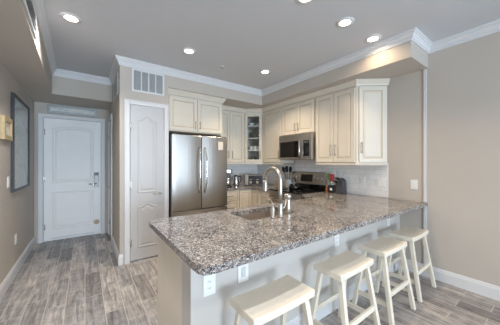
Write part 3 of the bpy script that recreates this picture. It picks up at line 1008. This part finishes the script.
# ------------------------------------------------------------------ grilles
def grille(name, label, loc, rz, w, h, sections=4, back='grey'):
    t = thing(name, label, 'vent', loc, rz)
    b = MB()
    f = .026
    for q in ((0, f, 0, h), (w - f, w, 0, h), (f, w - f, 0, f), (f, w - f, h - f, h)):
        b.box(q[0], q[1], -.012, -.001, q[2], q[3])
    b.build('frame', M['trim'], t, bevel=.002)
    sw = (w - 2 * f) / sections
    for i in range(1, sections):
        x = f + sw * i
        MB().box(x - .007, x + .007, -.011, -.002, f, h - f).build('mullion', M['trim'], t)
    b = MB().box(f, w - f, -.0018, -.001, f, h - f, mi=1)
    n = int((h - 2 * f) / .014)
    for i in range(n):
        z = f + .003 + i * .014
        v = [b.bm.verts.new(p) for p in ((f, -.0085, z), (w - f, -.0085, z), (w - f, -.002, z + .011), (f, -.002, z + .011))]
        b.bm.faces.new(v)
    o = b.build('louvers', [M['louver'], M[back]], t)
    return t
grille('return_air_grille', 'white four-section return air grille above the pantry door', (.525, YP, 2.385), 0, .44, .322)
grille('side_vent', 'white vent high on the beige hall wall around the corner from the pantry', (XS, 4.22, 2.36), R90, .55, .30, 3)
g = grille('bulkhead_vent', 'white air vent on the bulkhead face over the left side of the hall', (BXF + .028 * 2.47, 2.08, 2.462), PI / 2 + .028, .62, .22, 1, 'louver')

# ------------------------------------------------------------------ pictures
def picture(name, label, loc, rz, w, h, fr_, dep, mf, ma, matw=.0, glass=True):
    t = thing(name, label, 'picture', loc, rz)
    b = MB()
    for q in ((0, fr_, 0, h), (w - fr_, w, 0, h), (fr_, w - fr_, 0, fr_), (fr_, w - fr_, h - fr_, h)):
        b.box(q[0], q[1], -dep, -.001, q[2], q[3])
    b.build('frame', M[mf], t, bevel=.003)
    MB().box(fr_, w - fr_, -dep * .45, -.002, fr_, h - fr_).build('print', M[ma], t)
    if glass:
        MB().box(fr_, w - fr_, -dep * .7, -dep * .62, fr_, h - fr_).build('glass_pane', M['glass'], t)
    return t
# facing +X: local X runs toward +Y
picture('framed_picture', 'large upright picture in a thin charcoal frame on the left wall', (X0, 3.77, 1.04), PI / 2, .93, 1.17, .028, .03, 'frame', 'art_big')
picture('framed_picture', 'small gilt framed picture at the left edge of the photo', (X0, 3.36, 1.63), PI / 2, .33, .245, .05, .035, 'gold', 'art_small', glass=False)
picture('framed_picture', 'long narrow pewter framed print above the entry door', (-.535, YE, 2.262), 0, .72, .15, .036, .022, 'pewter', 'art_long', glass=False)

# ------------------------------------------------------------------ wall plates
def plate(name, label, loc, rz, kind='outlet', gang=1, w=.078, h=.122):
    t = thing(name, label, 'switch' if 'switch' in name else 'outlet', loc, rz)
    W = w + (gang - 1) * .046
    MB().box(-W / 2, W / 2, -.007, -.0005, -h / 2, h / 2).build('cover_plate', M['plate'], t, bevel=.003)
    for g_ in range(gang):
        gx = (g_ - (gang - 1) / 2) * .046
        if kind == 'outlet':
            for sg in (-1, 1):
                s = MB().lathe([(.0165, -.0105), (.0165, -.0072)], axis='Y', origin=(gx, 0, sg * .02), n=18).build('socket', M['plate'], t)
                b = MB()
                for sx in (-1, 1):
                    b.box(gx + sx * .006 - .0012, gx + sx * .006 + .0012, -.0112, -.0104, sg * .02 - .003, sg * .02 + .006)
                b.build('slot', M['dark'], s)
        else:
            MB().box(gx - .0165, gx + .0165, -.011, -.0072, -.033, .033).build('rocker', M['louver'] if kind == 'grey' else M['plate'], t, bevel=.002)
    return t
plate('wall_outlet', 'white double outlet on the half wall near its left end', (.618, PY0, .64), 0, w=.082, h=.128)
plate('wall_switch', 'white plate with a rocker on the half wall, right of the first outlet', (.868, PY0, .65), 0, 'grey', w=.085, h=.135)
plate('wall_outlet', 'white outlet on the half wall behind the second and third stools', (1.95, PY0, .65), 0)
plate('wall_outlet', 'white outlet on the half wall behind the two right-hand stools', (3.04, PY0, .66), 0)
plate('wall_outlet', 'white outlet on the tiled backsplash beside the knife block', (X1 - .008, 1.77, 1.115), R90)
plate('wall_switch', 'white double switch on the tiled backsplash under the angled cabinet', (X1 - .008, 1.51, 1.11), R90, 'switch', 2)
plate('wall_switch', 'white switch on the beige wall right of the tiled backsplash', (X1, 1.115, 1.11), R90, 'switch')
plate('wall_switch', 'white switch on the left wall below the small gilt picture', (X0, 3.66, 1.17), PI / 2, 'switch')
plate('wall_outlet', 'white outlet low on the left wall', (X0, 4.0, .44), PI / 2)

# ------------------------------------------------------------------ things on the counters
TT = TZ + .001
cm = thing('coffee_maker', 'black and silver coffee maker beside the refrigerator', 'coffee maker', (2.32, 3.99, TT), -.3)
MB().box(-.08, .08, -.12, .12, 0, .03).box(-.08, .08, .02, .12, .03, .33).box(-.08, .08, -.12, .12, .27, .36).build('body', M['black'], cm, bevel=.012)
MB().lathe([(.055, .031), (.065, .06), (.062, .13), (.045, .17), (.048, .185)], cy=-.05, n=22).build('carafe', M['chrome'], cm)
MB().box(-.05, .05, -.1225, -.1205, .285, .345).build('front_badge', M['chrome'], cm)
ek = thing('electric_kettle', 'silver electric kettle with a black handle between coffee maker and toaster', 'kettle', (2.60, 4.10, TT), -.3)
MB().lathe([(.072, 0), (.075, .01), (.068, .09), (.055, .18), (.05, .2)], n=24).build('body', M['chrome'], ek)
MB().lathe([(.05, .2005), (.045, .213), (.012, .216), (.012, .23), (.006, .232)], n=20).build('lid', M['black'], ek)
MB().tube([(.052, 0, .19), (.10, 0, .20), (.118, 0, .15), (.108, 0, .08), (.07, 0, .05)], .011, 10).build('handle', M['black'], ek)
MB().tube([(-.05, 0, .16), (-.075, 0, .185), (-.092, 0, .195)], .014, 10, rfun=lambda t: .018 - .008 * t).build('spout', M['chrome'], ek)
to = thing('toaster', 'four-slot silver toaster with black front in the counter corner', 'toaster', (2.94, 3.93, TT), -.62)
MB().box(-.18, .18, -.13, .13, .015, .23).box(-.15, .15, -.11, .11, 0, .015).build('body', M['steelh'], to, bevel=.018, seg=3)
pnl = MB().box(-.11, .178, -.1335, -.1305, .025, .22).build('front_panel', M['black'], to, bevel=.003)
for x in (-.06, .08):
    MB().lathe([(.03, -.148), (.032, -.134)], axis='Y', origin=(x, 0, .075), n=20).build('dial', M['chrome'], pnl)
    MB().box(x - .028, x + .028, -.155, -.134, .125, .14).build('lever', M['chrome'], pnl, bevel=.003)
for y in (-.07, -.025, .025, .07):
    MB().box(-.13, .13, y - .013, y + .013, .2305, .2325).build('slot', M['dark'], to)

# crock with black utensils
cr = thing('utensil_crock', 'pale ceramic crock of utensils left of the range', 'crock', (3.27, 3.218, TT))
b = MB().lathe([(.055, 0), (.062, .006), (.064, .14), (.066, .15), (.058, .15), (.056, .02), (.001, .015)], n=26)
b.build('body', M['cer'], cr)
def utensil(name, label, base, lean, L, head, m, hm=None, group=None):
    """handle leaning out of a holder; head: 'spoon','spatula','fork','loop'"""
    bx, by, bz = base
    t = thing(name, label, name.split('_')[-1], base, 0, group)
    d = Vector((lean[0], lean[1], 1)).normalized()
    e = d * L
    MB().tube([(0, 0, 0), tuple(e * .5), tuple(e)], .0055, 8).build('handle', M[m], t)
    side = Vector((0, 1, 0)) - d * d.y
    side.normalize()
    nrm = d.cross(side)
    b = MB()
    if head in ('spoon', 'spatula'):
        rx, rz_ = (.04, .058) if head == 'spoon' else (.038, .06)
        ring = []
        for k in range(20):
            a = 2 * PI * k / 20
            if head == 'spoon':
                u, v = rx * math.cos(a), rz_ * math.sin(a)
            else:
                c, s_ = math.cos(a), math.sin(a)
                u = rx * math.copysign(abs(c) ** .4, c); v = rz_ * math.copysign(abs(s_) ** .4, s_)
            ring.append((u, v))
        c0 = e + d * rz_ * .85
        mk = lambda off, k: [tuple(c0 + side * u * k + d * v * k + nrm * off) for u, v in ring]
        b.rings([mk(-.004, .9), mk(-.002, 1), mk(.003, 1), mk(.001 if head == 'spoon' else .005, .8)], cap0=True)
    elif head == 'loop':
        c0 = e + d * .035
        b.tube([tuple(c0 + side * .036 * math.cos(2 * PI * k / 20) + d * .038 * math.sin(2 * PI * k / 20)) for k in range(21)], .010, 8)
    else:
        for k in (-1, 0, 1):
            b.tube([tuple(e), tuple(e + d * .03 + side * .018 * k), tuple(e + d * .085 + side * .02 * k)], .005, 8)
    b.build('head', M[hm or m], t)
    return t
cb = (3.27, 3.218, TT + .021)
G1 = 'black utensils in the pale crock'
utensil('kitchen_loop', 'black looped utensil leaning left in the pale crock', (cb[0], cb[1] + .012, cb[2]), (-.02, .26), .29, 'loop', 'black', group=G1)
utensil('kitchen_spoon', 'black spoon leaning far left in the pale crock', (cb[0] - .012, cb[1] + .02, cb[2]), (-.10, .2), .29, 'spoon', 'black', group=G1)
utensil('kitchen_spatula', 'black spatula upright in the middle of the pale crock', (cb[0] - .012, cb[1], cb[2]), (-.1, -.02), .29, 'spatula', 'black', group=G1)
utensil('kitchen_spoon', 'black spoon leaning right in the pale crock', (cb[0] - .006, cb[1] - .014, cb[2]), (-.04, -.2), .29, 'spoon', 'black', group=G1)
tag(MB().box(-.035, .035, -.03, .03, 0, .10).box(-.037, .037, -.032, .032, .1, .115).build('spice_tin', M['tan'], loc=(3.20, 3.44, TT), bevel=.004),
    'small tan tin on the counter left of the utensil crock', 'tin')

# stovetop kettle
kt = thing('stovetop_kettle', 'black stovetop kettle with an arched handle on the range', 'kettle', (3.02, 2.82, .914), .4)
MB().lathe([(.085, 0), (.095, .01), (.095, .05), (.075, .095), (.04, .11)], n=28).build('body', M['glassblk'], kt)
MB().lathe([(.04, .1105), (.03, .118), (.01, .12), (.012, .138), (.004, .14)], n=18).build('lid', M['chrome'], kt)
MB().tube([(-.08, 0, .07), (-.115, 0, .11), (-.13, 0, .12)], .015, 12, rfun=lambda t: .02 - .009 * t).build('spout', M['chrome'], kt)
MB().tube([(.078 * math.cos(PI * i / 10), 0, .085 + .115 * math.sin(PI * i / 10)) for i in range(11)], .009, 10).build('handle', M['black'], kt)

# holder, knife block, bottle right of the range
hd_ = thing('utensil_holder', 'square black utensil holder with a pale round mark beside the knife block', 'holder', (3.25, 2.215, TT), .35)
b = MB()
sq = lambda h, z: [(-h, -h, z), (h, -h, z), (h, h, z), (-h, h, z)]
b.rings([sq(.05, 0), sq(.052, .12), sq(.046, .12), sq(.044, .01)], cap0=True)
b.build('body', M['black'], hd_)
MB().lathe([(.02, -.0545), (.02, -.0525)], axis='X', origin=(0, 0, .06), n=24).build('round_mark', M['plate'], hd_)
hb = (3.25, 2.215, TT + .012)
G2 = 'coloured utensils in the black holder'
utensil('kitchen_spatula', 'red spatula in the square black holder', (hb[0] - .006, hb[1] - .006, hb[2]), (-.06, -.05), .185, 'spatula', 'chrome', 'red', group=G2)
utensil('kitchen_spatula', 'white spatula in the square black holder', (hb[0] + .012, hb[1] - .012, hb[2]), (.05, -.02), .235, 'spatula', 'chrome', 'cer', group=G2)
utensil('kitchen_spoon', 'green spoon leaning left in the square black holder', (hb[0], hb[1] + .012, hb[2]), (-.02, .14), .2, 'spoon', 'green', group=G2)
kb = thing('knife_block', 'slanted dark grey knife block against the tiled wall', 'knife block', (3.27, 2.07, TT), -.1)
b = MB()
pf = [(-.05, 0), (-.055, .12), (.02, .245), (.075, .205), (.085, 0)]
# block leans along local Y (away from the holder, toward the left as seen from the room)
a_ = [b.bm.verts.new((-.05, -y + .01, z)) for y, z in pf]
c_ = [b.bm.verts.new((.05, -y + .01, z)) for y, z in pf]
b.bm.faces.new(a_); b.bm.faces.new(c_[::-1])
for i in range(5):
    b.bm.faces.new((a_[i], a_[(i + 1) % 5], c_[(i + 1) % 5], c_[i]))
b.build('block', M['grey'], kb, bevel=.004)
for i, (u, v) in enumerate(((-.03, .25), (0, .25), (.03, .25), (-.03, .7), (0, .7), (.03, .7))):
    y = .055 + .01 + (-.02 - .055) * v
    z = .12 + .125 * v
    n_ = Vector((0, .857, .515))
    p = Vector((u, y, z))
    MB().tube([tuple(p + n_ * .001), tuple(p + n_ * .03), tuple(p + n_ * .075)], .008, 8).build('knife_handle', M['black'], kb)
ob = thing('orange_bottle', 'small orange bottle between the range and the black holder', 'bottle', (3.29, 2.34, TT))
MB().lathe([(.02, 0), (.022, .005), (.022, .065), (.012, .08), (.012, .085)], n=18).build('body', M['orange'], ob)
MB().lathe([(.014, .0855), (.014, .1), (.01, .103)], n=16).build('cap', M['plate'], ob)

# glassware in the corner cabinet (world positions on its shelves)
def tumbler(kind):
    if kind == 'mug':
        t = thing('mug', '', 'mug')
        MB().lathe([(.032, 0), (.04, .004), (.042, .09), (.038, .09), (.036, .008), (.001, .006)], n=20).build('cup', M['cer'], t)
        MB().tube([(.041, 0, .075), (.066, 0, .07), (.068, 0, .035), (.04, 0, .022)], .005, 8).build('handle', M['cer'], t)
    elif kind == 'bowl':
        t = thing('bowl', '', 'bowl')
        MB().lathe([(.03, 0), (.034, .004), (.065, .05), (.07, .07), (.066, .07), (.03, .01), (.001, .008)], n=22).build('dish', M['cer'], t)
    else:
        t = thing('drinking_glass', '', 'glass')
        MB().lathe([(.03, 0), (.032, .003), (.037, .12), (.034, .12), (.029, .008), (.001, .008)], n=20).build('tumbler', M['glassware'], t)
    return t
dirx = (B_ - A).normalized()
diry = Vector((-dirx.y, dirx.x))
diry = diry if diry.y > 0 else -diry
rows = [(.018, 'glass', 'bottom shelf', 'tumbler'), (SHZ[0] + .008, 'mug', 'second shelf', 'white mug'), (SHZ[1] + .008, 'glass', 'third shelf', 'tumbler'), (SHZ[2] + .008, 'bowl', 'top shelf', 'white bowl')]
for z, kind, sh, nm in rows:
    proto = None
    for sx, where in ((.125, 'left'), (.215, 'middle'), (.3, 'right')):
        if kind == 'bowl' and where == 'middle':
            continue
        p = A + dirx * sx + diry * .15
        o = tumbler(kind) if proto is None else copy_tree(proto)
        proto = proto or o
        o.location = (p.x, p.y, WB + z + .0005)
        o['label'] = {'glass': 'clear ', 'mug': '', 'bowl': ''}[kind] + nm + ' at the ' + where + ' of the ' + sh + ' in the glass-door cabinet'
        o['group'] = kind + ' row on the ' + sh + ' of the corner cabinet'
